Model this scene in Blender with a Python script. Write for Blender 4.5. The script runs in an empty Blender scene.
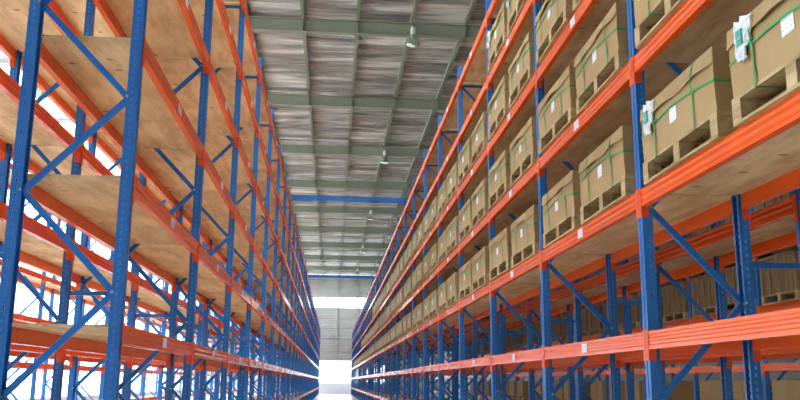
import bpy, bmesh, math, random
from mathutils import Vector, Matrix
random.seed(7)
SC = bpy.context.scene
COL = SC.collection

# ------------------------------------------------------------------ helpers
class MB:
    """collects boxes, bars and extrusions and links them as one mesh object"""
    def __init__(s): s.v=[]; s.f=[]; s.m=[]
    def add(s, vs, fs, m=0):
        n=len(s.v); s.v+= [tuple(v) for v in vs]
        s.f+= [tuple(i+n for i in f) for f in fs]; s.m+= [m]*len(fs)
    def box(s, x0,x1,y0,y1,z0,z1, m=0):
        s.add([(x0,y0,z0),(x1,y0,z0),(x1,y1,z0),(x0,y1,z0),(x0,y0,z1),(x1,y0,z1),(x1,y1,z1),(x0,y1,z1)],
              [(0,3,2,1),(4,5,6,7),(0,1,5,4),(1,2,6,5),(2,3,7,6),(3,0,4,7)], m)
    def prism(s, poly, axis, a, b, m=0):
        """closed 2D polygon extruded along an axis (0 x: poly=(y,z); 1 y: poly=(x,z); 2 z: poly=(x,y))"""
        def P(u,w,t): return ((t,u,w),(u,t,w),(u,w,t))[axis]
        n=len(poly); vs=[P(u,w,a) for u,w in poly]+[P(u,w,b) for u,w in poly]
        fs=[(i,(i+1)%n,(i+1)%n+n,i+n) for i in range(n)]+[tuple(range(n))[::-1],tuple(range(n,2*n))]
        s.add(vs,fs,m)
    def bar(s, p, q, w, t, side=(0,1,0), m=0):
        """rectangular bar from p to q; w across the direction in plane, t along 'side'"""
        p=Vector(p); q=Vector(q); d=(q-p).normalized(); sd=Vector(side); u=d.cross(sd).normalized(); sd=u.cross(d).normalized()
        vs=[]
        for c in (p,q):
            for a,b in ((-1,-1),(1,-1),(1,1),(-1,1)): vs.append(c+u*(a*w/2)+sd*(b*t/2))
        s.add(vs,[(0,3,2,1),(4,5,6,7),(0,1,5,4),(1,2,6,5),(2,3,7,6),(3,0,4,7)],m)
    def merge(s, o, dx=0,dy=0,dz=0, mm=None):
        n=len(s.v); s.v+=[(a+dx,b+dy,c+dz) for a,b,c in o.v]; s.f+=[tuple(i+n for i in f) for f in o.f]
        s.m+=[(mm[i] if mm else i) for i in o.m]
    def mesh(s, name, mats, smooth=False):
        me=bpy.data.meshes.new(name); me.from_pydata(s.v,[],s.f)
        for m in (mats if isinstance(mats,(list,tuple)) else [mats]): me.materials.append(m)
        me.polygons.foreach_set('material_index', s.m)
        if smooth: me.polygons.foreach_set('use_smooth',[True]*len(s.f))
        bm=bmesh.new(); bm.from_mesh(me); bmesh.ops.recalc_face_normals(bm, faces=bm.faces); bm.to_mesh(me); bm.free()
        me.update(); return me
def link(name, me, parent=None, loc=(0,0,0), rz=0):
    o=bpy.data.objects.new(name, me); COL.objects.link(o); o.location=loc; o.rotation_euler=(0,0,rz)
    if parent: o.parent=parent
    return o
def tag(o, label=None, cat=None, group=None, kind=None):
    if label: o['label']=label
    if cat: o['category']=cat
    if group: o['group']=group
    if kind: o['kind']=kind
    return o
def bevel(me, w=0.004):
    bm=bmesh.new(); bm.from_mesh(me)
    bmesh.ops.bevel(bm, geom=bm.edges[:], offset=w, segments=1, affect='EDGES', clamp_overlap=True)
    bm.to_mesh(me); bm.free(); return me
ORD=['first','second','third','fourth','fifth','sixth','seventh','eighth','ninth','tenth','eleventh','twelfth','thirteenth','fourteenth',
     'fifteenth','sixteenth','seventeenth','eighteenth','nineteenth','twentieth']

# ------------------------------------------------------------------ materials
def mat(name, col, rough=.5, metal=0., spec=.5):
    m=bpy.data.materials.new(name); m.use_nodes=True
    b=m.node_tree.nodes['Principled BSDF']; b.inputs['Base Color'].default_value=(*col,1)
    b.inputs['Roughness'].default_value=rough; b.inputs['Metallic'].default_value=metal
    b.inputs['Specular IOR Level'].default_value=spec
    return m, m.node_tree, b
def N(nt, t, **kw):
    n=nt.nodes.new(t)
    for k,v in kw.items():
        if k in n.inputs: n.inputs[k].default_value=v
        else: setattr(n,k,v)
    return n
def ramp(nt, fac, stops):
    r=nt.nodes.new('ShaderNodeValToRGB'); e=r.color_ramp.elements
    while len(e)<len(stops): e.new(.5)
    for i,(p,c) in enumerate(stops): e[i].position=p; e[i].color=(*c,1)
    nt.links.new(fac, r.inputs['Fac']); return r.outputs['Color']
def mix(nt, a, b, fac, mode='MIX'):
    m=nt.nodes.new('ShaderNodeMix'); m.data_type='RGBA'; m.blend_type=mode
    for s,v in ((m.inputs['Factor'],fac),(m.inputs['A'],a),(m.inputs['B'],b)):
        if hasattr(v,'is_linked'): nt.links.new(v,s)
        else: s.default_value = v if isinstance(v,(int,float)) else (*v,1)
    return m.outputs['Result']
def math_(nt, op, a, b=None, c=None):
    n=nt.nodes.new('ShaderNodeMath'); n.operation=op
    for i,v in enumerate((a,b,c)):
        if v is None: continue
        if hasattr(v,'is_linked'): nt.links.new(v,n.inputs[i])
        else: n.inputs[i].default_value=v
    return n.outputs[0]
def coords(nt, scale=(1,1,1), rnd=False, src='Object'):
    tc=nt.nodes.new('ShaderNodeTexCoord'); mp=nt.nodes.new('ShaderNodeMapping'); mp.inputs['Scale'].default_value=scale
    nt.links.new(tc.outputs[src], mp.inputs['Vector'])
    if rnd:
        oi=nt.nodes.new('ShaderNodeObjectInfo'); ml=nt.nodes.new('ShaderNodeVectorMath'); ml.operation='SCALE'
        cb=nt.nodes.new('ShaderNodeCombineXYZ'); nt.links.new(oi.outputs['Random'],cb.inputs[0]); nt.links.new(oi.outputs['Random'],cb.inputs[1])
        nt.links.new(cb.outputs[0],ml.inputs[0]); ml.inputs['Scale'].default_value=37.
        ad=nt.nodes.new('ShaderNodeVectorMath'); nt.links.new(tc.outputs[src],ad.inputs[0]); nt.links.new(ml.outputs[0],ad.inputs[1])
        nt.links.new(ad.outputs[0],mp.inputs['Vector'])
    return mp.outputs['Vector']
def noise(nt, vec, scale, detail=3, rough=.5, out='Fac'):
    n=N(nt,'ShaderNodeTexNoise',Scale=scale,Detail=detail,Roughness=rough); nt.links.new(vec,n.inputs['Vector']); return n.outputs[out]
def bump(nt, b, h, strength=.3, dist=.01):
    n=N(nt,'ShaderNodeBump',Strength=strength,Distance=dist); nt.links.new(h,n.inputs['Height']); nt.links.new(n.outputs[0],b.inputs['Normal'])

def paint(name, c1, c2, rough):
    m,nt,b=mat(name,c1,rough)
    v=coords(nt,(1,1,1)); n=noise(nt,v,3.5,4,.6)
    nt.links.new(ramp(nt,n,[(.3,c1),(.75,c2)]),b.inputs['Base Color'])
    return m,nt,b
ORANGE,_,_o=paint('orange_enamel',(.88,.112,.007),(.80,.090,.005),.22); _o.inputs['Specular IOR Level'].default_value=.38
RUST,nt,b=paint('connector_orange',(.80,.092,.008),(.68,.07,.006),.36)
BLUE,_,_b=paint('blue_enamel',(.006,.150,.52),(.010,.18,.58),.28)
# perforated upright: slots cut clean through the sheet steel
POST,nt,b=paint('perforated_blue_upright',(.006,.150,.52),(.010,.18,.58),.28)
tc=N(nt,'ShaderNodeTexCoord'); sp=N(nt,'ShaderNodeSeparateXYZ'); nt.links.new(tc.outputs['Object'],sp.inputs[0])
ge=N(nt,'ShaderNodeNewGeometry'); vt=N(nt,'ShaderNodeVectorTransform',vector_type='NORMAL',convert_from='WORLD',convert_to='OBJECT'); nt.links.new(ge.outputs['True Normal'],vt.inputs[0])
sn=N(nt,'ShaderNodeSeparateXYZ'); nt.links.new(vt.outputs[0],sn.inputs[0])
zf=math_(nt,'ABSOLUTE',math_(nt,'SUBTRACT',math_(nt,'FRACT',math_(nt,'MULTIPLY',sp.outputs[2],1/.052)),.5))
slot=math_(nt,'LESS_THAN',zf,.22)
yc=math_(nt,'LESS_THAN',math_(nt,'ABSOLUTE',math_(nt,'SUBTRACT',math_(nt,'ABSOLUTE',sp.outputs[1]),.029)),.0065)
xc=math_(nt,'LESS_THAN',math_(nt,'ABSOLUTE',math_(nt,'SUBTRACT',sp.outputs[0],0.)),.006)
isx=math_(nt,'GREATER_THAN',math_(nt,'ABSOLUTE',sn.outputs[0]),.9); isy=math_(nt,'GREATER_THAN',math_(nt,'ABSOLUTE',sn.outputs[1]),.9)
hole=math_(nt,'MULTIPLY',slot,math_(nt,'ADD',math_(nt,'MULTIPLY',isx,yc),math_(nt,'MULTIPLY',isy,xc)))
nt.links.new(math_(nt,'SUBTRACT',1.,hole),b.inputs['Alpha'])
rz_=math_(nt,'LESS_THAN',zf,.25); ry=math_(nt,'LESS_THAN',math_(nt,'ABSOLUTE',math_(nt,'SUBTRACT',math_(nt,'ABSOLUTE',sp.outputs[1]),.029)),.0085)
rx=math_(nt,'LESS_THAN',math_(nt,'ABSOLUTE',sp.outputs[0]),.0085)
rim=math_(nt,'MULTIPLY',rz_,math_(nt,'ADD',math_(nt,'MULTIPLY',isx,ry),math_(nt,'MULTIPLY',isy,rx)))
old=b.inputs['Base Color'].links[0].from_socket
nt.links.new(mix(nt,old,(.42,.50,.62),math_(nt,'MULTIPLY',rim,.6)),b.inputs['Base Color'])

STEEL,_,_=mat('zinc_steel',(.55,.55,.55),.35,.9)
def wood(name, light, dark, grain=(1.2,14,14), knots=True, rough=.62):
    m,nt,b=mat(name,light,rough,0,.3)
    v=coords(nt,grain,True); n=noise(nt,v,1.6,5,.62)
    c=ramp(nt,n,[(.36,dark),(.5,tuple((a*.6+d*.4) for a,d in zip(light,dark))),(.62,light)])
    v2=coords(nt,(1,1,1),True); n2=noise(nt,v2,1.1,2,.5)
    c=mix(nt,c,ramp(nt,n2,[(.32,(.72,.63,.52)),(.66,(1,1,1))]),.75,'MULTIPLY')
    if knots:
        vo=N(nt,'ShaderNodeTexVoronoi',Scale=2.6); nt.links.new(coords(nt,(1,1.7,1),True),vo.inputs['Vector'])
        k=ramp(nt,vo.outputs['Distance'],[(.06,(.22,.12,.06)),(.12,(1,1,1))]); c=mix(nt,c,k,.8,'MULTIPLY')
    nt.links.new(c,b.inputs['Base Color']); return m
PLY=wood('plywood_deck',(.90,.72,.44),(.66,.45,.24),(5,1.1,5))
PLYEDGE=wood('plywood_edge',(.62,.52,.38),(.40,.30,.2),(2,2,40),False)
PINE=wood('pallet_pine',(.58,.44,.24),(.36,.25,.12),(9,1.5,12),False,.7)
CRATEWOOD=wood('crate_boards',(.30,.20,.10),(.17,.11,.055),(10,10,1.2),False,.7)
BATTEN=wood('crate_battens',(.36,.26,.14),(.24,.165,.085),(10,10,1.2),False,.7)
def card(name,c1,c2):
    m,nt,b=mat(name,c1,.62,0,.3)
    n=noise(nt,coords(nt,(1,1,1),True),1.3,3,.5); c=ramp(nt,n,[(.3,c2),(.7,c1)])
    n2=noise(nt,coords(nt,(40,40,2),True),1.,2,.5); c=mix(nt,c,ramp(nt,n2,[(.3,(.93,.92,.90)),(.7,(1,1,1))]),.6,'MULTIPLY')
    nt.links.new(c,b.inputs['Base Color']); return m
CARD=card('kraft_cardboard',(.46,.31,.145),(.39,.255,.115))
LIDC=card('kraft_lid',(.44,.295,.14),(.37,.24,.11))
STRAP,_,_=mat('green_strap',(.06,.34,.10),.4)
# printed paper label: rows of dark type and a bar code on white
LAB,nt,b=mat('printed_label',(.85,.85,.85),.5)
tc=N(nt,'ShaderNodeTexCoord'); sp=N(nt,'ShaderNodeSeparateXYZ'); nt.links.new(tc.outputs['Object'],sp.inputs[0])
rows=math_(nt,'LESS_THAN',math_(nt,'FRACT',math_(nt,'MULTIPLY',sp.outputs[2],1/.026)),.36)
nz=N(nt,'ShaderNodeTexNoise',Scale=95.,Detail=1.); nt.links.new(tc.outputs['Object'],nz.inputs['Vector'])
ink=math_(nt,'MULTIPLY',rows,math_(nt,'GREATER_THAN',nz.outputs['Fac'],.47))
nt.links.new(mix(nt,(.86,.87,.90),(.58,.60,.64),ink),b.inputs['Base Color'])
BARS,nt,b=mat('shelf_sticker_print',(.8,.8,.8),.45)
tc=N(nt,'ShaderNodeTexCoord'); sp=N(nt,'ShaderNodeSeparateXYZ'); nt.links.new(tc.outputs['Object'],sp.inputs[0])
fr=math_(nt,'FRACT',math_(nt,'MULTIPLY',sp.outputs[1],1/.034)); nb=math_(nt,'LESS_THAN',fr,.34)
iz=math_(nt,'LESS_THAN',math_(nt,'ABSOLUTE',math_(nt,'SUBTRACT',sp.outputs[2],.005)),.028)
nt.links.new(mix(nt,(.80,.80,.82),(.50,.50,.54),math_(nt,'MULTIPLY',nb,iz)),b.inputs['Base Color'])
WHITE,_,_=mat('white_plastic_film',(.80,.82,.86),.25); TEAL,_,_=mat('teal_insert',(.05,.36,.30),.4)
GREEN,_,_=paint('grey_green_steel',(.25,.285,.225),(.28,.315,.25),.5)
# foil-faced insulation: crinkled metal, ribs running across the hall
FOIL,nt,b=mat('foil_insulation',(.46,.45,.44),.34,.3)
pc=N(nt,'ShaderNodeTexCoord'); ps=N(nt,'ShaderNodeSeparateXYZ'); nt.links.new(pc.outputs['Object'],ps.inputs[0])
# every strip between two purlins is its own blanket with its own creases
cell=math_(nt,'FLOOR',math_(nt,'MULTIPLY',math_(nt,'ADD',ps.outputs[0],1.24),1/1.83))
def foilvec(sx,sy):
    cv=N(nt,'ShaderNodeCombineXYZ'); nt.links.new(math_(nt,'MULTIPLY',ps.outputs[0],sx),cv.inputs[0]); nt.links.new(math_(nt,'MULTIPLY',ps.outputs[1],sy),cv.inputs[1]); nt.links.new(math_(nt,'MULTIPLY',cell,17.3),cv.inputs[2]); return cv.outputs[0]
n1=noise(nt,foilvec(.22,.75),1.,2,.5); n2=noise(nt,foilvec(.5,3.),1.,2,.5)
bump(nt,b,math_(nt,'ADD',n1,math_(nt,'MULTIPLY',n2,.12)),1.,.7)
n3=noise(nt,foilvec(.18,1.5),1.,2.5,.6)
nt.links.new(ramp(nt,n3,[(.36,(.24,.24,.245)),(.51,(.50,.50,.51)),(.61,(.96,.96,.97))]),b.inputs['Base Color'])  # bright highlight streaks of the foil painted into its base colour
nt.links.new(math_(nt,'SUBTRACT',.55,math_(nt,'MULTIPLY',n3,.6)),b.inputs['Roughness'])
FLOOR,nt,b=mat('polished_concrete',(.62,.61,.59),.28)
nt.links.new(ramp(nt,noise(nt,coords(nt,(1,1,1)),.5,5,.6),[(.3,(.68,.67,.65)),(.7,(.80,.79,.77))]),b.inputs['Base Color'])
CLAD,nt,b=mat('grey_wall_cladding',(.42,.43,.42),.55)
w=N(nt,'ShaderNodeTexWave',Scale=1.6,Distortion=0.); w.bands_direction='Z'; nt.links.new(coords(nt,(1,1,1)),w.inputs['Vector']); bump(nt,b,w.outputs['Fac'],.4,.03)
PALE,_,_=mat('pale_wall_panel',(.80,.83,.88),.5)
GROUND,_,_=mat('outdoor_concrete',(.55,.55,.54),.8)
GLASS=bpy.data.materials.new('window_glass'); GLASS.use_nodes=True; nt=GLASS.node_tree; nt.nodes.clear()
o=N(nt,'ShaderNodeOutputMaterial'); tr=N(nt,'ShaderNodeBsdfTransparent'); gl=N(nt,'ShaderNodeBsdfGlossy',Roughness=.05); tr.inputs[0].default_value=(.93,.96,.97,1)
fr=N(nt,'ShaderNodeFresnel',IOR=1.45); mx=N(nt,'ShaderNodeMixShader'); gg=N(nt,'ShaderNodeNewGeometry'); nt.links.new(math_(nt,'MULTIPLY',fr.outputs[0],math_(nt,'SUBTRACT',1.,gg.outputs['Backfacing'])),mx.inputs[0]); nt.links.new(tr.outputs[0],mx.inputs[1]); nt.links.new(gl.outputs[0],mx.inputs[2]); nt.links.new(mx.outputs[0],o.inputs[0])
DIFFG,nt,b=mat('translucent_roof_sheet',(.9,.92,.93),.5); b.inputs['Transmission Weight'].default_value=1.; b.inputs['Roughness'].default_value=.7; b.inputs['IOR'].default_value=1.1
LAMPW,_,_=mat('lamp_housing',(.75,.76,.72),.4); LAMPG,nt,b=mat('lamp_prismatic_shade',(.60,.68,.58),.15); b.inputs['Transmission Weight'].default_value=.75

# ------------------------------------------------------------------ camera (solved from the rack lattice)
EYE=1.52
f_px=852.69
fw=Vector((.07487689,.97519599,.20829361)); rt=Vector((.99690583,-.07821481,.00782339)); up=Vector((-.02392098,-.20706332,.97803505))
cam=bpy.data.cameras.new('camera'); co=bpy.data.objects.new('camera',cam); COL.objects.link(co)
cam.sensor_width=36; cam.lens=f_px/800*36; cam.clip_end=400; cam.clip_start=.05
co.matrix_world=Matrix(((rt.x,up.x,-fw.x,0),(rt.y,up.y,-fw.y,0),(rt.z,up.z,-fw.z,EYE),(0,0,0,1)))
SC.camera=co

# ------------------------------------------------------------------ rack geometry
BAY=3.105; DEP=.75
XR=2.3325; YR=6.171          # aisle-side posts of the right row, first visible frame
XL=-1.4945; YL=6.085         # aisle-side posts of the left row, end frame
Z0=.6236; DZ=1.0594
LV=[Z0+i*DZ for i in range(7)]      # underside of each beam connector
TOP=LV[6]+.50
PW,PD=.10,.078
def post_mesh():
    """roll-formed channel with a grooved face, open towards the inside of the frame (+x)"""
    t=.003; h=PW/2; d=PD/2
    out=[(d,h-.018),(d,h),(-d,h),(-d,.012),(-d+.010,.008),(-d+.010,-.008),(-d,-.012),(-d,-h),(d,-h),(d,-h+.018)]
    inn=[(d-t,-h+.018),(d-t,-h+t),(-d+t,-h+t),(-d+t,-.012-t),(-d+.010+t,-.008-t),(-d+.010+t,.008+t),(-d+t,.012+t),(-d+t,h-t),(d-t,h-t),(d-t,h-.018)]
    m=MB(); poly=out+inn; n=len(poly)
    vs=[(x,y,0) for x,y in poly]+[(x,y,TOP) for x,y in poly]
    m.add(vs,[(i,(i+1)%n,(i+1)%n+n,i+n) for i in range(n)])
    return m
PM=post_mesh()
PM2=MB(); PM2.v=[(-x,-y,z) for x,y,z in PM.v]; PM2.f=PM.f; PM2.m=PM.m
NODE=[.69+.71*i for i in range(10)]      # .69 ... 7.08
def brace_list():
    """(x0,z0,x1,z1) zigzag: the max-x post carries .69, 2.11 ..., the min-x post 1.40, 2.82 ... 7.08"""
    a=PD/2-.005; L=[]
    for i in range(9):
        z0,z1=NODE[i],NODE[i+1]
        xa=(DEP-a) if i%2==0 else a; xb=a if i%2==0 else (DEP-a)
        L.append((xa,z0,xb,z1))
    return L
def brace_mb(b, bolts=False):
    m=MB(); x0,z0,x1,z1=b; m.bar((x0,0,z0),(x1,0,z1),.044,.026)
    if bolts:
        for x,z in ((x0,z0),(x1,z1)):
            pts=[(x+.011*math.cos(a*math.pi/3),z+.011*math.sin(a*math.pi/3)) for a in range(6)]
            m.prism(pts,1,-PW/2-.009,PW/2+.009,1)
    return m
def hbar_mb(z):
    m=MB(); m.bar((.03,0,z),(DEP-.03,0,z),.044,.026); return m
def beam_mb(s):
    """step beam from post to post; s=-1 face towards -x, +1 towards +x; origin at frame corner, z at connector underside"""
    x=0 if s<0 else DEP
    prof=[(-.042,.080),(-.042,.106),(-.0385,.116),(-.0385,.132),(-.042,.142),(-.042,.156),(-.0385,.166),(-.0385,.180),(-.042,.190),(-.042,.210),(-.018,.210),(-.018,.190),(.010,.190),(.010,.080)]
    pr=[(x+(-s)*px if s>0 else x+px, z) for px,z in prof]
    m=MB(); m.prism(pr,1,PW/2+.006,BAY-PW/2-.006); return m
def conn_mb(s, end):
    """L bracket wrapping the post; end 0 at y=0, 1 at y=BAY"""
    x=0 if s<0 else DEP
    y0,y1=(.003,PW/2+.006) if end==0 else (BAY-PW/2-.006,BAY-.003)
    m=MB()
    def bx(a,b,c,d,e,f):
        if s>0: a,b=-b,-a
        m.box(x+a,x+b,c,d,e,f)
    bx(-.046,-.040,y0,y1,0,.222)                       # plate on the post face
    ys=(PW/2+.0006,PW/2+.006) if end==0 else (BAY-PW/2-.006,BAY-PW/2-.0006)
    bx(-.046,.012,ys[0],ys[1],0,.222)                    # plate down its side
    ym=(y0+y1)/2
    for z in (.03,.10,.17): bx(-.049,-.046,ym-.008,ym+.008,z,z+.022)   # hooks
    return m
def deck_mb():
    m=MB(); n=3; w=(BAY-.03)/n
    for i in range(n):
        y0=.015+i*w
        a=y0+.003+(.040 if i==0 else 0); b=y0+w-.003-(.040 if i==n-1 else 0)
        m.box(-.012,DEP+.012,a,b,.1905,.2085,0)
        if i==0: m.box(.042,DEP-.042,y0+.003,a,.1905,.2085,0)
        if i==n-1: m.box(.042,DEP-.042,b,y0+w-.003,.1905,.2085,0)
    return m
# shared meshes
ME={}
ME['post']=PM.mesh('post',POST); ME['post2']=PM2.mesh('post',POST)
m=MB(); m.box(-.06,.06,-.07,.07,0,.008); m.box(-.05,.05,-.055,-.049,.008,.09); m.box(-.05,.05,.049+.002,.057,.008,.09); ME['foot']=m.mesh('foot_plate',BLUE)
BR=brace_list(); ME['brace']=[brace_mb(b,True).mesh('diagonal_brace',[BLUE,STEEL]) for b in BR]
ME['hbar']=[hbar_mb(z).mesh('horizontal_brace',BLUE) for z in (.30,7.10)]
ME['beam']={s:beam_mb(s).mesh('shelf_beam',ORANGE) for s in (-1,1)}
ME['conn']={(s,e):conn_mb(s,e).mesh('beam_connector',RUST) for s in (-1,1) for e in (0,1)}
ME['deck']=deck_mb().mesh('plywood_deck',PLY)
def sticker_mb(s):
    m=MB(); d=.0015
    m.box(-d,d,-.078,.078,-.040,.040); return m
ME['stick']=sticker_mb(-1).mesh('location_sticker',BARS)

def far_mesh(side, last, levels, simple):
    """one bay as one mesh: frame, beams, connectors, decks (seen from tens of metres away)"""
    m=MB(); mats=[BLUE,ORANGE,RUST,PLY,BARS]
    def frame(y):
        for x in (0,DEP): m.box(x-PD/2,x+PD/2,y-PW/2,y+PW/2,0,TOP,0)
        for b in BR: m.merge(brace_mb(b),0,y,0)
        for z in (.30,7.10): m.merge(hbar_mb(z),0,y,0)
    frame(0)
    if last: frame(BAY)
    for l in levels:
        for s in (-1,1):
            m.merge(beam_mb(s),0,0,LV[l],[1])
            for e in (0,1): m.merge(conn_mb(s,e),0,0,LV[l],[2])
        m.merge(deck_mb(),0,0,LV[l],[3])
        if not simple:
            x=-.0435 if side>0 else DEP+.0435
            m.box(x-.0015,x+.0015,BAY/2-.078,BAY/2+.078,LV[l]+.108,LV[l]+.19,4)
    return m.mesh('rack_bay',mats)

def rack_bay(x, y, side, label, group, far=None, last=False, levels=range(7), stickers=True):
    """x = min-x post line of the row, side +1 right of the aisle (aisle face -x), -1 left (aisle face +x)"""
    if far is not None:
        o=link('pallet_rack_bay',far,None,(x,y,0)); return tag(o,label,'pallet rack',group)
    r=link('pallet_rack_bay',None,None,(x,y,0)); tag(r,label,'pallet rack',group)
    for yy in ([0,BAY] if last else [0]):
        link('upright_post',ME['post'],r,(0,yy,0)); link('upright_post',ME['post2'],r,(DEP,yy,0))
        for x2 in (0,DEP): link('foot_plate',ME['foot'],r,(x2,yy,0))
        for me in ME['brace']: link('diagonal_brace',me,r,(0,yy,0))
        for me in ME['hbar']: link('horizontal_brace',me,r,(0,yy,0))
    for l in levels:
        for s in (-1,1):
            b=link('shelf_beam',ME['beam'][s],r,(0,0,LV[l]))
            for e in (0,1): link('beam_connector',ME['conn'][(s,e)],b)
            if stickers and s==-side:
                sx=-.0437 if s<0 else DEP+.0437
                tag(link('location_sticker',ME['stick'],b,(sx,BAY/2,.148)),'white printed sticker')
        d=link('plywood_deck',ME['deck'],r,(0,0,LV[l]))
    return r
NB=31
farR=far_mesh(1,False,range(7),False); farL=far_mesh(-1,False,range(7),False); farRl=far_mesh(1,True,range(7),False); farLl=far_mesh(-1,True,range(7),False)
def row(x, y, side, k0, k1, near, text, grp, first_text, stickers=False):
    for k in range(k0,k1):
        n=k-k0
        if n<near: lab=f'blue and orange rack bay, {ORD[n]} {first_text}'; g=text
        else: lab=grp; g=text+', far bays'
        lst=(k==k1-1)
        rack_bay(x, y+k*BAY, side, lab, g, far=None if n<near else ((farRl if lst else farR) if side>0 else (farLl if lst else farL)), last=lst, stickers=(stickers and k>=0))
row(XR,YR,1,-1,NB,13,'bays of the loaded rack right of the aisle','distant bay far down the loaded rack right of the aisle','from camera in the carton-loaded row facing the aisle',True)
row(XL-DEP,YL,-1,0,NB,12,'bays of the empty rack left of the aisle','distant bay far down the empty rack left of the aisle','from camera in the empty row facing the aisle',True)
XR2=XR+1.25; XL2=XL-1.31-DEP
row(XR2,YR,1,0,NB,6,'bays back to back behind the loaded rack','distant rack bay behind the far end of the loaded row','from camera in the row behind the loaded row')
row(XL2,YL,-1,0,NB,6,'bays back to back behind the empty rack','distant rack bay behind the far end of the empty row','from camera in the row behind the empty row')
XR3=XR+5.65; XL3=XL-5.65-DEP
row(XR3,YR,-1,2,22,5,'bays across the far right side aisle','distant rack bay across the side aisle behind the loaded row','visible across the side aisle past the loaded row')
row(XL3,YL,1,4,22,4,'bays across the side aisle by the windows','distant rack bay near the windows beyond the left rows','visible near the windows through the empty left rows')

# row spacers between back-to-back frames
m=MB(); m.bar((.045,0,0),(.455,0,0),.044,.03); SPR=m.mesh('row_spacer',BLUE)
m=MB(); m.bar((.045,0,0),(.515,0,0),.044,.03); SPL=m.mesh('row_spacer',BLUE)
for k in range(0,9):
    for z,nm in ((2.40,'low'),(6.10,'high')):
        for side,me,x,y in ((1,SPR,XR+DEP,YR),(-1,SPL,XL2+DEP,YL)):
            o=link('row_spacer',me,None,(x,y+k*BAY,z))
            tag(o,f"{nm} blue spacer bar tying the {'loaded right' if side>0 else 'empty left'} rack back-to-back at its {ORD[k]} visible frame",'spacer bar','spacer bars between back-to-back racks')
# blue ties across the aisle over the rack tops
for k,nm in ((7,'nearest blue tie beam spanning the aisle between the rack tops'),(14,'blue tie beam spanning the aisle well beyond the nearest one')):
    m=MB(); x0,x1=XL+.045,XR-.045
    m.box(x0,x1,-.05,.05,-.075,.075); m.box(x0,x1,-.075,.075,.06,.08); m.box(x0,x1,-.075,.075,-.08,-.06)
    for x in (x0,x1-.06): m.box(x,x+.06,-.09,.09,-.10,.10)
    o=link('aisle_tie_beam',m.mesh('aisle_tie_beam',BLUE),None,(0,YR+k*BAY-.02,TOP-.02)); tag(o,nm,'tie beam','tie beams over the aisle')

# ------------------------------------------------------------------ pallets and cartons
PH=.160
PLN,PDP=1.27,.90    # along the aisle, deep
def pallet_parts(L=PLN, D=PDP):
    P=[]
    for i in range(5):
        m=MB(); x=-D/2+i*(D-.12)/4; m.box(x,x+.12,-L/2,L/2,PH-.020,PH); P.append(('top_board',m))
    for j in (-1,0,1):
        m=MB(); y=j*(L/2-.05); m.box(-D/2,D/2,y-.05,y+.05,PH-.040,PH-.0205); P.append(('stringer_board',m))
    for i in (-1,0,1):
        for j in (-1,0,1):
            m=MB(); x=i*(D/2-.05); y=j*(L/2-.05); m.box(x-.05,x+.05,y-.05,y+.05,.0185,PH-.0405); P.append(('spacer_block',m))
    for i in (-1,0,1):
        m=MB(); x=i*(D/2-.05); m.box(x-.05,x+.05,-L/2,L/2,0,.018); P.append(('bottom_board',m))
    return P
PP=pallet_parts(); PALP=[(n,m.mesh(n,PINE)) for n,m in PP]
m=MB()
for n,q in PP: m.merge(q)
PALFAR=m.mesh('wooden_pallet',PINE)
def pallet(x,y,z,label,group,near,rz=0):
    if not near:
        o=link('wooden_pallet',PALFAR,None,(x,y,z),rz); return tag(o,label,'pallet',group)
    r=link('wooden_pallet',None,None,(x,y,z),rz); tag(r,label,'pallet',group)
    for n,me in PALP: link(n,me,r)
    return r
BH,BL,BD,LH=.405,1.25,.88,.10
def body_mb(var):
    m=MB(); rnd=random.Random(var)
    b=lambda: rnd.uniform(-.006,.006)
    vs=[];ny=6
    # slightly bulging sides: rings at heights
    for z,g in ((0,0),(.12,.006),(.26,.007),(BH-.015,0)):
        for (x,y) in ((-BD/2-g,-BL/2),(-BD/2-g*1.6,-BL/6),(-BD/2-g*1.6,BL/6),(-BD/2-g,BL/2),(BD/2+g,BL/2),(BD/2+g,-BL/2)):
            vs.append((x,y,z))
    fs=[]
    for r in range(3):
        for i in range(6): a=r*6+i; c=r*6+(i+1)%6; fs.append((a,c,c+6,a+6))
    fs.append(tuple(range(5,-1,-1))); fs.append(tuple(range(18,24)))
    m.add(vs,fs); return m
def lid_mb(var):
    """telescoping lid whose skirt bows out and rises and falls along its lower edge"""
    rnd=random.Random(var+99); m=MB(); n=14; e=.008
    ph=rnd.uniform(0,6); amp=rnd.uniform(.004,.009)
    for s,out in ((-1,1),(1,1)):
        for i in range(n):
            y0=-BL/2-e+(BL+2*e)*i/n; y1=-BL/2-e+(BL+2*e)*(i+1)/n
            def pr(y):
                t=(y+BL/2)/BL; zz=BH-LH+amp*math.sin(t*7+ph)-.008*math.sin(t*17+ph); g=e+.026*max(0,math.sin(math.pi*min(1,max(0,t))))*(.6+.4*math.sin(t*9+ph)); return zz,g
            z0,g0=pr(y0); z1,g1=pr(y1)
            xa=s*(BD/2+e); xo0=s*(BD/2+e+g0); xo1=s*(BD/2+e+g1); t=.005
            m.add([(xa,y0,BH),(xa,y1,BH),(xo1,y1,z1),(xo0,y0,z0),(xa-s*t,y0,BH),(xa-s*t,y1,BH),(xo1-s*t,y1,z1),(xo0-s*t,y0,z0)],
                  [(0,1,2,3),(7,6,5,4),(3,2,6,7),(0,4,5,1)])
    for s in (-1,1):
        y=s*(BL/2+e); m.box(-BD/2-e,BD/2+e,y-.0025,y+.0025,BH-LH,BH)
    m.box(-BD/2-e,BD/2+e,-BL/2-e,BL/2+e,BH,BH+.007)
    return m
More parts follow.
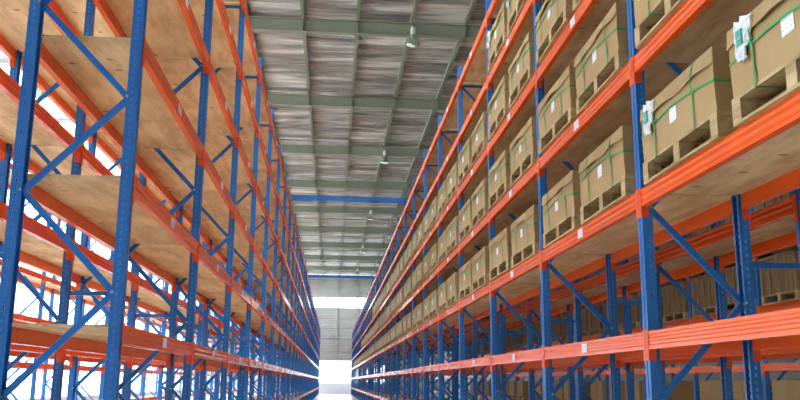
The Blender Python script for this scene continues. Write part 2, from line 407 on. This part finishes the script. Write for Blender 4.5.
def strap_v(y, var):
    """band round the carton and under the pallet's top boards"""
    m=MB(); w=.018; x=BD/2; a=.034; rnd=random.Random(var*3+int(y*100)); sk=rnd.uniform(-.05,.05)
    zt=BH+.010; zb=-.022
    pts=[(-.4555,y+sk,zb),(-x-.017,y+sk*.6,.15),(-x-.034,y+sk*.2,BH-LH),(-x-.014,y,zt-.004),(x+.014,y,zt-.004),(x+.034,y+sk*.2,BH-LH),(x+.017,y+sk*.6,.15),(.4555,y+sk,zb)]
    for p,q in zip(pts,pts[1:]+pts[:1]): 
        m.bar(p,q,.0025,w*1.0,(0,1,0))
    return m
def strap_h(var):
    """band round the four sides, sagging and rising a little"""
    rnd=random.Random(var*5+1); m=MB(); n=12; z0=BH*.50+rnd.uniform(-.02,.02); ti=rnd.uniform(-.05,.05); hx=BD/2+.020; hy=BL/2+.005
    P=[]
    for i in range(n+1):
        t=i/n; g=.012*math.sin(math.pi*t); P.append((-hx+.010-g,-hy+2*hy*t,z0+ti*(t-.5)+.045*math.sin(math.pi*t)))
    P+= [(hx,hy,z0+ti*.5),(hx,-hy,z0-ti*.5)]
    for p,q in zip(P,P[1:]+P[:1]): m.bar(p,q,.016,.003,(1,0,0) if abs(p[0]-q[0])<.3 else (0,1,0))
    return m
NV=5; CV=[]
for v in range(NV):
    d={}
    d['carton_body']=body_mb(v).mesh('carton_body',CARD); d['carton_lid']=lid_mb(v).mesh('carton_lid',LIDC)
    d['sv']=[strap_v(y,v).mesh('strap',STRAP) for y in (-BL*.27,BL*.27)]; d['sh']=strap_h(v).mesh('strap',STRAP)
    m=MB(); m.merge(body_mb(v)); m.merge(lid_mb(v),mm=[1])
    for y in (-BL*.27,BL*.27): m.merge(strap_v(y,v),mm=[2])
    m.merge(strap_h(v),mm=[2]); m.box(-BD/2-.026,-BD/2-.018,-.05,.05,.10,.23,3)
    d['far']=m.mesh('cardboard_carton',[CARD,LIDC,STRAP,WHITE]); CV.append(d)
m=MB(); m.box(-.003,0,-.060,.060,-.052,.052); LBL=m.mesh('shipping_label',LAB)
# crumpled document pouch hanging over the carton edge
m=MB(); rnd=random.Random(4); nx,nz=6,9; g=[]
for i in range(nz+1):
    for j in range(nx+1):
        t=i/nz; s=j/nx; w=.21-.07*t+.03*math.sin(t*6)
        g.append((-.035-.02*rnd.random()-.02*math.sin(s*3.1), (s-.5)*w+.05*t+.012*rnd.uniform(-1,1), .12-t*.26+.018*rnd.uniform(-1,1)))
m.add(g,[(i*(nx+1)+j,i*(nx+1)+j+1,(i+1)*(nx+1)+j+1,(i+1)*(nx+1)+j) for i in range(nz) for j in range(nx)])
m2=MB(); m2.v=m.v+[(x+.012,y,z) for x,y,z in m.v]; nn=len(m.v); m2.f=m.f+[tuple(a+nn for a in q)[::-1] for q in m.f]
edge=[j for j in range(nx+1)]+[i*(nx+1)+nx for i in range(1,nz+1)]+[nz*(nx+1)+j for j in range(nx-1,-1,-1)]+[i*(nx+1) for i in range(nz-1,0,-1)]
m2.f+=[(a,b,b+nn,a+nn) for a,b in zip(edge,edge[1:]+edge[:1])]; m2.m=[0]*len(m2.f)
POUCH=m2.mesh('document_pouch',WHITE)
m=MB(); m.box(-.070,-.062,-.045,.035,-.05,.05); POUCHI=m.mesh('pouch_insert',TEAL)

def carton(x,y,z,v,label,group,near,rz=0,pouch=False):
    d=CV[v%NV]
    if not near:
        o=link('cardboard_carton',d['far'],None,(x,y,z),rz); return tag(o,label,'carton',group)
    r=link('cardboard_carton',None,None,(x,y,z),rz); tag(r,label,'carton',group)
    link('carton_body',d['carton_body'],r); link('carton_lid',d['carton_lid'],r)
    for me in d['sv']: tag(link('strap',me,r),'green plastic strap')
    tag(link('strap',d['sh'],r),'green plastic strap')
    tag(link('shipping_label',LBL,r,(-BD/2-.012,-.02+.06*random.random(),.185)),'white printed label')
    if pouch:
        p=link('document_pouch',POUCH,r,(-BD/2+.012,BL/2-.23,.285)); p.scale=(1,.82,.86); tag(p,'crumpled white plastic pouch'); tag(link('pouch_insert',POUCHI,p,(0,.02,0)),'teal insert')
    return r
LNAME={2:'lowest loaded',3:'second loaded',4:'third loaded',5:'top loaded'}
def load_row():
    for l in (2,3,4,5):
        cnt=0
        kmax={5:2,4:14,3:20,2:27}[l]
        for k in range(-1,kmax):
            for j in (0,1):
                y0=YR+k*BAY+(.175 if j==0 else 1.675)
                if (l==3 and k==-1 and j==0) or (l==4 and k==-1) or (l==5 and k<1): continue
                yc=y0+PLN/2+random.uniform(-.02,.02)-(.05 if j else 0)
                cx=XR-.078+PDP/2+random.uniform(-.008,.012); z=LV[l]+.2105
                near=k<6; rz=math.radians(random.uniform(-.7,.7)) if near else 0
                dist=cnt; cnt+=1
                if near and dist<len(ORD)-2:
                    lp=f'pale wooden pallet under the {ORD[dist]} carton from the camera on the {LNAME[l]} shelf'
                    lc=f'green-strapped brown carton, {ORD[dist]} from the camera on the {LNAME[l]} shelf of the right rack'
                    gp='pallets under the nearer cartons'; gc='nearer strapped cartons on the right rack'
                else:
                    lp=f'tiny distant pallet under a carton far along the {LNAME[l]} shelf'
                    lc=f'tiny distant brown carton far along the {LNAME[l]} shelf of the right rack'
                    gp=f'distant pallets along the {LNAME[l]} shelf'; gc=f'distant cartons along the {LNAME[l]} shelf'
                pallet(cx,yc,z,lp,gp,near,rz)
                carton(cx,yc,z+PH+.0005,(cnt*3+l),lc,gc,near,rz,pouch=(near and ((l==2 and k==-1) or (l==3 and k==-1 and j==1) or (l==5 and k==1) or (l==2 and k==0 and j==1 and False))))
load_row()

# wooden crates on the rack across the right-hand side aisle
def crate_mb(h):
    m=MB(); L,D=1.25,.86
    m.box(-D/2,D/2,-L/2,L/2,0,h)
    for i in range(5):
        y=-L/2+.04+i*(L-.08)/4
        for s in (-1,1): m.box(s*D/2-(.022 if s<0 else 0),s*D/2+(.022 if s>0 else 0),y-.035,y+.035,0,h,1)
    for z in (.0,h-.07):
        for s in (-1,1): m.box(s*(D/2+.023)-.0,s*(D/2+.023)+s*.02 if s>0 else s*(D/2+.023)+.0,-L/2,L/2,z,z+.06,1) if False else None
    m.box(-D/2-.03,D/2+.03,-L/2-.01,L/2+.01,h,h+.025,1)
    return m
CR=crate_mb(.66).mesh('wooden_crate',[CRATEWOOD,BATTEN])
m=MB(); m.box(-.43,.43,-.55,.55,0,.60); m.box(-.436,-.43,-.04,.04,0,.602,1); m.box(-.43,.43,-.04,.04,.60,.603,1); CB=m.mesh('plain_carton',[CARD,LIDC])
n2=0
for l in (2,3):
    for k in range(2,16):
        for j in (0,1):
            if k==2 and j==0: continue
            y=YR+k*BAY+(.82 if j==0 else 2.25); x=XR3+.37; z=LV[l]+.2105
            nm={2:'crates',3:'upper crates'}[l]
            if k<6 and l==2:
                q=2*(k-2)+j-1; a=f'dark slatted crate across the side aisle, {ORD[q]} from the right in its row'; b=f'pallet under the {ORD[q]} slatted crate across the side aisle'
            else: a=f'dim slatted crate farther along the {"upper" if l==3 else "lower"} crate shelf across the side aisle'; b=f'dim pallet under a crate on the {"upper" if l==3 else "lower"} shelf across the side aisle'
            tag(link('wooden_pallet',PALFAR,None,(x,y,z)),b,'pallet','pallets under the '+nm+(' nearby' if k<6 and l==2 else ' far along'))
            tag(link('wooden_crate',CR,None,(x,y,z+PH+.0005)),a,'crate',nm+' across the side aisle'+(' nearby' if k<6 and l==2 else ''))
c=0
for k in range(2,14):
    for j in (0,1):
        if (k*2+j)%5==3 or (k==2 and j==0): continue
        y=YR+k*BAY+(.85 if j==0 else 2.25); x=XR3+.37; z=LV[0]+.2105
        if k<6: a=f'plain brown carton low on the rack across the side aisle, {ORD[c]} from the right'; b=f'pallet under the {ORD[c]} plain low carton across the side aisle'
        else: a='dim plain brown carton low and far along the rack across the side aisle'; b='dim pallet under a low plain carton far across the side aisle'
        c+=1
        tag(link('wooden_pallet',PALFAR,None,(x,y,z)),b,'pallet','pallets under low cartons'+(' nearby' if k<6 else ''))
        tag(link('cardboard_carton',CB,None,(x,y,z+PH+.0005)),a,'carton','low plain cartons'+(' nearby' if k<6 else ''))

# ------------------------------------------------------------------ building shell
XW0,XW1,YW0,YW1=-17.,13.,-9.,104.
RZ=13.56
def S(name,m,mats,loc=(0,0,0),parent=None):
    o=link(name,m.mesh(name,mats),parent,loc)
    if not parent: o['kind']='structure'
    return o
m=MB(); m.box(XW0,XW1,YW0,YW1,-.2,0); S('floor',m,FLOOR)
m=MB(); m.box(-150,150,-120,260,-.5,-.25); S('ground_outside',m,GROUND)
# roof, with translucent strips high over the left side aisle
m=MB(); SK=(-15.2,-10.2)
m.box(XW0,SK[0],YW0,YW1,RZ,RZ+.15); m.box(SK[1],XW1,14.5,98.6,RZ,RZ+.15); m.box(SK[1],XW1,YW0,6,RZ,RZ+.15); m.box(SK[1],-2.6,6,14.5,RZ,RZ+.15); m.box(3.4,XW1,6,14.5,RZ,RZ+.15); m.box(SK[1],XW1,99.9,YW1,RZ,RZ+.15);
y=YW0
while y<YW1:
    m.box(SK[0],SK[1],y,min(y+2.6,YW1),RZ,RZ+.15); y+=7.81
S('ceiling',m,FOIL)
m=MB(); m.box(SK[1],XW1,98.55,99.95,RZ+.16,RZ+.165); S('window_91',m,GLASS)
m=MB(); m.box(-2.65,3.45,5.95,14.55,RZ+.16,RZ+.165); S('window_90',m,GLASS)  # added skylight above the view, brightens the floor and shelf undersides
y=YW0+2.6; i=1
while y<YW1-5.3:
    m=MB(); m.box(SK[0]-.05,SK[1]+.05,y-.05,y+5.26,RZ+.16,RZ+.165); o=S(f'window_{i}',m,GLASS); y+=7.81; i+=1
# rafters across the hall, purlins along it
for n in range(-4,10):
    y=26.84+7.81*n; m=MB(); zc=13.12
    m.box(XW0,XW1,y-.012,y+.012,zc-.21,zc+.21); m.box(XW0,XW1,y-.11,y+.11,zc-.225,zc-.205); m.box(XW0,XW1,y-.11,y+.11,zc+.205,zc+.225)
    for x in [-1.24+1.83*q for q in range(-8,8)]: m.box(x-.006,x+.006,y-.10,y+.10,zc-.2,zc+.2)
    S(f'ceiling_trim_{n+5}',m,GREEN)
j=20
x=-1.24-1.83*8
while x<XW1-.3:
    m=MB(); m.box(x-.065,x+.065,YW0,YW1,13.346,13.352); m.box(x-.05,x-.042,YW0,YW1,13.346,13.556); m.box(x-.05,x+.05,YW0,YW1,13.55,13.556); m.box(x+.042,x+.05,YW0,YW1,13.346,13.37)
    S(f'ceiling_trim_{j}',m,GREEN); j+=1; x+=1.83
for n in range(4,9):
    y=26.84+7.81*n+4.7; m=MB(); m.box(XW0,XW1,y-.07,y+.07,13.33,13.345); m.box(XW0,XW1,y-.04,y-.03,13.345,13.40); S(f'ceiling_trim_{n+50}',m,GREEN)

# left wall: glazed bands between posts
def wall_x(name,x,bands,yb,th=.2):
    m=MB()
    for a,b in bands: m.box(x-th/2,x+th/2,YW0,YW1,a,b)
    return S(name,m,CLAD)
wall_x('wall_left',XW0,[(0,.35),(6.6,7.4),(13.0,13.7)],None)
m=MB(); m.box(XW0-.1,XW0+.1,YW0,3.,.35,6.6); m.box(XW0-.1,XW0+.1,YW0,3.,7.4,13.); S('wall_left_front',m,CLAD)  # unseen stretch closed off to cut light on camera-facing sides
wi=40
for a,b in ((.35,6.6),(7.4,13.0)):
    y=3.
    while y<YW1-1:
        m=MB(); e=min(y+7.6,YW1)
        m.box(XW0-.06,XW0+.06,y,y+.14,a,b); m.box(XW0-.06,XW0+.06,e-.14,e,a,b)
        m.box(XW0-.06,XW0+.06,y,e,a,a+.08); m.box(XW0-.06,XW0+.06,y,e,b-.08,b)
        for q in (1,2): yy=y+(e-y)*q/3; m.box(XW0-.04,XW0+.04,yy-.03,yy+.03,a,b)
        zz=a+2.0
        while zz<b-.5: m.box(XW0-.04,XW0+.04,y,e,zz-.03,zz+.03); zz+=2.
        o=S(f'window_{wi}',m,PALE); g=MB(); g.box(XW0-.006,XW0+.006,y,e,a,b); link('window_pane',g.mesh('window_pane',GLASS),o); wi+=1; y+=7.6
# right wall: closed, with a narrow strip of glass
wall_x('wall_right',XW1,[(0,1.98),(2.12,13.7)],None)
y=YW0
while y<YW1-1:
    m=MB(); e=min(y+7.6,YW1)
    for yy in [y+(e-y)*q/5 for q in range(6)]: m.box(XW1-.05,XW1+.05,max(yy-.06,y),min(yy+.06,e),1.98,2.12)
    o=S(f'window_{wi}',m,PALE); g=MB(); g.box(XW1-.006,XW1+.006,y,e,1.98,2.12); link('window_pane',g.mesh('window_pane',GLASS),o); wi+=1; y+=7.6
m=MB(); m.box(XW0,XW1,YW0-.2,YW0,0,13.7); S('wall_back',m,CLAD)
# end wall: grey sheeting, a bright translucent band, and a wide glazed doorway over a pale panel
m=MB(); D0,D1=-3.2,6.5
m.box(XW0,XW1,YW1,YW1+.2,EYE+9.92,13.9); m.box(XW0,XW1,YW1,YW1+.2,EYE+2.35,EYE+8.70)
m.box(XW0,D0,YW1,YW1+.2,0,EYE+2.35); m.box(D1,XW1,YW1,YW1+.2,0,EYE+2.35)
S('wall_end',m,CLAD)
for i,z in enumerate((3.55,5.05,6.3,7.5)):
    m=MB(); m.box(XW0,XW1,YW1-.10,YW1,EYE+z-.05,EYE+z+.05); S(f'wall_trim_{i+1}',m,CLAD)
for i,x in enumerate((-1.9,.5,2.9,5.3)):
    m=MB(); m.box(x-.08,x+.08,YW1-.14,YW1,EYE+2.35,13.5); S(f'wall_trim_{i+10}',m,CLAD)
m=MB(); m.box(XW0,XW1,YW1+.08,YW1+.09,EYE+8.70,EYE+9.92); S(f'window_{wi}',m,GLASS); wi+=1
m=MB(); z0,z1=1.30,EYE+2.35
for x in (D0,-1.2,.55,2.3,4.4,D1): m.box(x-.05,x+.05,YW1+.02,YW1+.14,z0,z1)
o=S(f'window_{wi}',m,PALE); g=MB(); g.box(D0,D1,YW1+.08,YW1+.09,z0,z1); link('window_pane',g.mesh('window_pane',GLASS),o)
m=MB(); m.box(D0,D1,YW1+.02,YW1+.14,0,z0); S('wall_lower_panel',m,PALE)

# ------------------------------------------------------------------ high-bay lamps under every second rafter
def lathe(prof, n=20):
    m=MB(); vs=[]; fs=[]
    for r,z in prof:
        for i in range(n): a=2*math.pi*i/n; vs.append((r*math.cos(a),r*math.sin(a),z))
    for k in range(len(prof)-1):
        for i in range(n): fs.append((k*n+i,k*n+(i+1)%n,(k+1)*n+(i+1)%n,(k+1)*n+i))
    fs.append(tuple(range(n))[::-1]); fs.append(tuple(range((len(prof)-1)*n,len(prof)*n)))
    m.add(vs,fs); return m
hous=lathe([(.10,-.38),(.12,-.36),(.12,-.12),(.09,-.07),(.03,-.05),(.02,0)]).mesh('lamp_housing',LAMPW,True)
shade=lathe([(.30,-.80),(.29,-.78),(.22,-.56),(.13,-.40),(.11,-.38),(.10,-.39),(.21,-.57),(.275,-.78)]).mesh('lamp_shade',LAMPG,True)
rib=MB()
bulb=lathe([(.02,-.70),(.06,-.66),(.07,-.58),(.05,-.48),(.03,-.40)]).mesh('bulb',WHITE,True)
for n,nm in ((0,'nearest'),(2,'second nearest'),(4,'third nearest'),(6,'fourth nearest'),(8,'farthest')):
    r=link('high_bay_lamp',None,None,(2.43,26.84+7.81*n-.36,13.12)); r.scale=(.74,.74,.84); tag(r,f'{nm} prismatic high-bay lamp hanging below a roof rafter','lamp','high-bay lamps over the aisle')
    link('housing',hous,r); link('lamp_shade',shade,r); link('bulb',bulb,r)

# ------------------------------------------------------------------ light
w=bpy.data.worlds.new('sky'); SC.world=w; w.use_nodes=True
bg=w.node_tree.nodes['Background']; bg.inputs['Color'].default_value=(.93,.97,1,1); bg.inputs['Strength'].default_value=3.0
SC.view_settings.view_transform='Standard'; SC.view_settings.look='None'; SC.view_settings.gamma=1; SC.view_settings.use_curve_mapping=False
SC.view_settings.exposure=1.72
SC.cycles.max_bounces=10; SC.cycles.diffuse_bounces=5; SC.cycles.glossy_bounces=4; SC.cycles.transparent_max_bounces=32
SC.cycles.sample_clamp_indirect=6; SC.cycles.use_denoising=True
